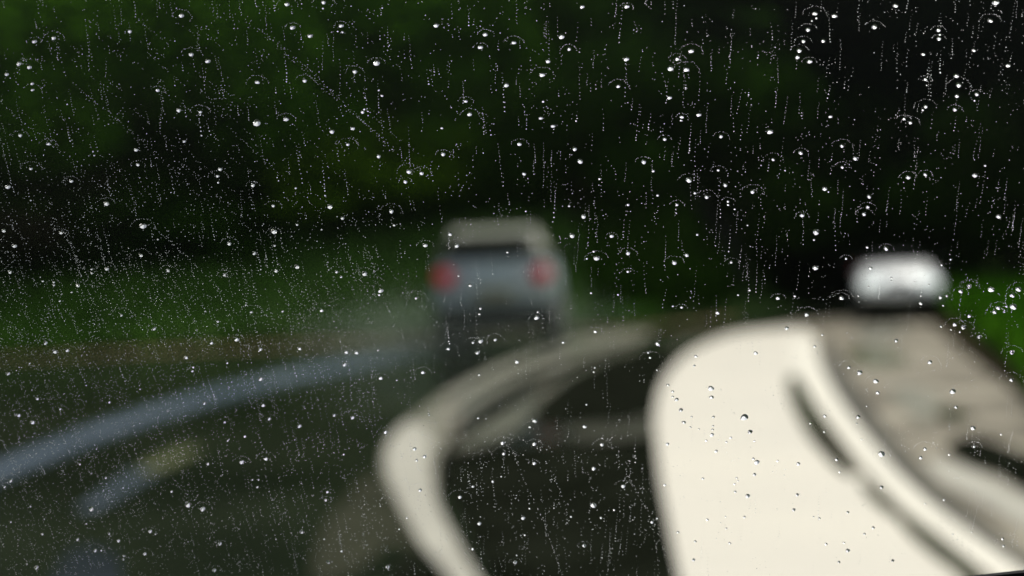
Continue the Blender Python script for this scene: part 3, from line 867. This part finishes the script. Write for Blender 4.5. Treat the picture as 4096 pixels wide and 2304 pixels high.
ORD = ["first", "second", "third", "fourth", "fifth", "sixth", "seventh", "eighth", "ninth", "tenth", "eleventh", "twelfth", "thirteenth",
       "fourteenth", "fifteenth", "sixteenth", "seventeenth", "eighteenth", "nineteenth", "twentieth"]

def drop_labels(drops):
    """a label of its own for every drop: its backdrop, then its row and place in that row"""
    by = {}
    for i, (px, py, s) in enumerate(drops):
        by.setdefault(region(px, py, s), []).append(i)
    lab = {}
    for base, ids in by.items():
        if len(ids) == 1:
            lab[ids[0]] = base
            continue
        ids.sort(key=lambda i: drops[i][1])
        rows, per = [], 7
        nrow = max(1, round(len(ids) / per))
        k = math.ceil(len(ids) / nrow)
        rows = [ids[a:a + k] for a in range(0, len(ids), k)]
        for r_, row in enumerate(rows):
            row.sort(key=lambda i: drops[i][0])
            rn = "" if len(rows) == 1 else (" in the top row" if r_ == 0 else (" in the bottom row" if r_ == len(rows) - 1 else " in the " + ORD[r_] + " row"))
            for c_, i in enumerate(row):
                pos = "leftmost" if c_ == 0 else ("rightmost" if c_ == len(row) - 1 else ORD[c_] + " from left")
                lab[i] = base + "," + rn + (", " if rn else " ") + pos
    return lab

def pale(px, py):
    return 2640 < px < 3900 and py > 1380 and (px - 3250) < (py - 1500) * 0.85

rnd = random.Random(3)
BAND_H = [1.00, 1.13, 1.36, 1.66]       # lower drops shaped steeper so that they refract the bright sky
def band(py):
    return max(0, min(3, int(py / 576)))
drop_meshes = []
for b_ in range(4):
    drop_meshes.append([])
    for k in range(4):
        v, f = drop_geo(22, 9, rnd, hgt=BAND_H[b_] * (0.94 + 0.04 * k), wob=0.09)
        me = mesh_of("raindrop", v, f, True)
        me.polygons[len(me.polygons) - 1].use_smooth = False
        me.materials.append(wm)
        drop_meshes[b_].append(me)

PXM = 0.5 / FOC                     # metres on the glass per photograph pixel
order = sorted(DROPS, key=lambda q: -q[2])
LABELS = drop_labels(order[:300])
HALF = 9.0                         # half-width in photograph pixels of a size-1 drop
beads = []                          # (px, py, half-width px)
for i, (px, py, s) in enumerate(order):
    if i < 300:
        x, y = on_glass(px, py)
        o = bpy.data.objects.new("raindrop", drop_meshes[band(py)][rnd.randrange(4)])
        COL.objects.link(o)
        r = s * HALF * PXM * rnd.uniform(0.88, 1.15) * (0.85 if pale(px, py) else 1.0)
        o.matrix_world = pane_m @ Matrix.Translation((x, y, 0.00004)) @ Matrix.Rotation(rnd.uniform(-0.15, 0.15), 4, 'Z') @ Matrix.Diagonal((r, r, r, 1))
        lab = LABELS[i]
        setp(o, lab, "raindrop", "raindrops over " + region(px, py, s).split(" over ")[-1])
    else:
        beads.append((px, py, s * HALF))

# fine beads: arcs around drops, short running chains, long wiper trails, single specks
def lean(px, py):
    """sideways drift of a chain per pixel of fall"""
    a = 0.48 * max(0, 1 - px / 2300) * (0.35 + 0.65 * min(1, py / 1500)) - 0.14 * max(0, (px - 1900) / 2200)
    return a

for px, py, s in DROPS:
    if s >= 0.8 and rnd.random() < 0.62 and not pale(px, py):
        rr = rnd.uniform(26, 50) * (0.7 + 0.3 * s)
        a0, a1 = rnd.uniform(-0.25, 0.3), math.pi - rnd.uniform(-0.25, 0.3)
        nb = int(rr * 0.36)
        for k in range(nb):
            a = a0 + (a1 - a0) * (k + rnd.uniform(-.3, .3)) / nb
            q = rr * rnd.uniform(0.93, 1.07)
            beads.append((px + q * math.cos(a), py + 6 - q * 0.75 * math.sin(a), rnd.uniform(1.0, 2.1)))

def chain(px, py, n, step, r0_, r1_, ang, jit=1.2):
    for k in range(n):
        tt = k / max(1, n - 1)
        beads.append((px + rnd.gauss(0, jit), py, r0_ + (r1_ - r0_) * tt * rnd.uniform(0.7, 1.1)))
        s = step * rnd.uniform(0.7, 1.4)
        px += ang * s
        py += s

for _ in range(3900):
    px, py = rnd.uniform(-300, 4400), rnd.uniform(-150, 2400)
    if px < 1500 and py > 1000:
        keep = 0.9
    elif py > 1700:
        keep = 0.7
    else:
        keep = 0.45
    if pale(px, py):
        keep = 0.10
    if rnd.random() > keep:
        continue
    n = rnd.choice((2, 3, 3, 4, 5, 6, 8, 11))
    big = rnd.random()
    r1_ = 4.2 if big > 0.95 else (2.9 if big > 0.7 else 2.0)
    chain(px, py, n, rnd.uniform(9, 15), 1.1, r1_, lean(px, py) + rnd.gauss(0, 0.06))
for _ in range(15000):                   # dense fine specks, thickest lower left
    px, py = rnd.uniform(-300, 4400), rnd.uniform(-150, 2400)
    w = 0.16 + 0.85 * max(0, 1 - px / 2000) * min(1, max(0, py - 500) / 900) + (0.25 if 1500 < px < 2650 and py > 1700 else 0)
    if pale(px, py):
        w = 0.08
    if rnd.random() < w:
        beads.append((px, py, rnd.choice((1.2, 1.5, 1.8, 2.2, 2.8))))
        if rnd.random() < 0.6:
            for _k in range(3):
                beads.append((px + rnd.gauss(0, 22), py + rnd.gauss(0, 22), rnd.uniform(1.0, 2.0)))

def trail(pts, step, jit, r_, dens=0.85):
    c = smooth_loop(pts, closed=False, n=10)
    for a, b in zip(c, c[1:]):
        L_ = math.hypot(b[0] - a[0], b[1] - a[1])
        k = max(1, int(L_ / step))
        for q in range(k):
            if rnd.random() < dens:
                tt = (q + rnd.random()) / k
                beads.append((a[0] + (b[0] - a[0]) * tt + rnd.gauss(0, jit), a[1] + (b[1] - a[1]) * tt + rnd.gauss(0, jit), rnd.uniform(0.8, 1.25) * r_))

trail([(930, 0), (1010, 90), (1160, 230), (1300, 360), (1480, 510), (1620, 640), (1740, 730)], 9, 1.5, 1.7, 0.7)
trail([(1060, 130), (1190, 240), (1260, 300), (1330, 370)], 9, 1.5, 1.7, 0.7)
trail([(20, 430), (120, 510), (240, 590), (340, 690), (480, 800), (600, 900), (740, 1020), (860, 1140), (950, 1260)], 8, 3, 1.8, 0.75)
trail([(280, 325), (400, 420), (520, 520), (640, 620)], 8, 2.5, 1.6, 0.7)
trail([(330, 30), (420, 180), (560, 270), (680, 390)], 9, 4, 1.6, 0.6)
trail([(560, 160), (700, 260), (850, 330), (1010, 430)], 9, 4, 1.5, 0.6)
trail([(150, 760), (250, 860), (330, 930), (420, 1030)], 8, 3, 1.7, 0.7)
trail([(1400, 880), (1480, 970), (1560, 1080), (1640, 1180)], 8, 2, 1.7, 0.7)
trail([(2040, 1780), (2110, 1950), (2180, 2100), (2250, 2304)], 8, 2.5, 1.9, 0.8)
trail([(2180, 1840), (2240, 1960), (2270, 2050)], 8, 2.5, 1.8, 0.7)
trail([(2480, 1850), (2560, 1990), (2610, 2110), (2640, 2304)], 8, 3, 1.9, 0.8)
trail([(2500, 1840), (2580, 1990), (2630, 2120), (2680, 2290)], 8, 3, 1.8, 0.7)
for k in range(70):                     # long fine slanting trails, upper left
    x = rnd.uniform(-300, 1500)
    y = rnd.uniform(-100, 1250)
    ln = rnd.uniform(120, 420)
    trail([(x, y), (x + ln * 0.5, y + ln * rnd.uniform(0.40, 0.5)), (x + ln, y + ln * rnd.uniform(0.85, 0.95))], 11, 2.4, 1.35, 0.55)
for k in range(90):                     # fan of fine wiper trails lower left
    x = rnd.uniform(-100, 1500)
    y = rnd.uniform(900, 2000)
    ln = rnd.uniform(150, 420)
    sl_ = 0.55 - 0.12 * (x / 1500) + rnd.gauss(0, 0.08)
    if y > 1900:
        sl_ *= 0.8
    trail([(x, y), (x + ln * sl_ * 0.45, y + ln * 0.5), (x + ln * sl_, y + ln)], 10, 2.4, 1.7, 0.65)

bead_protos = [[drop_geo(8, 4, rnd, hgt=BAND_H[b_] * (0.92 + 0.05 * k), wob=0.05) for k in range(4)] for b_ in range(4)]
big_protos = [[drop_geo(14, 6, rnd, hgt=BAND_H[b_] * (0.94 + 0.04 * k)) for k in range(4)] for b_ in range(4)]
V, F, SM = [], [], []
for px, py, r in beads:
    x, y = on_glass(px, py)
    s = r * PXM
    pv, pf = rnd.choice((big_protos if r > 4 else bead_protos)[band(py)])
    s *= 0.84
    o = len(V)
    ca, sa = math.cos(rnd.uniform(-0.3, 0.3)), math.sin(rnd.uniform(-0.3, 0.3))
    for a, b, c in pv:
        V.append((x + (a * ca - b * sa) * s, y + (a * sa + b * ca) * s, 0.00004 + c * s))
    for q in pf:
        F.append(tuple(i + o for i in q))
        SM.append(len(q) < 8)
bme = bpy.data.meshes.new("water_beads")
bme.from_pydata(V, [], F)
bme.polygons.foreach_set("use_smooth", SM)
bme.update()
bo = link("water_beads", bme, mat=wm)
bo.matrix_world = pane_m
setp(bo, "fine rain beads in chains, arcs and trails all over the windscreen", "water beads", kind="stuff")
print("beads", len(beads), "drops", len(DROPS))
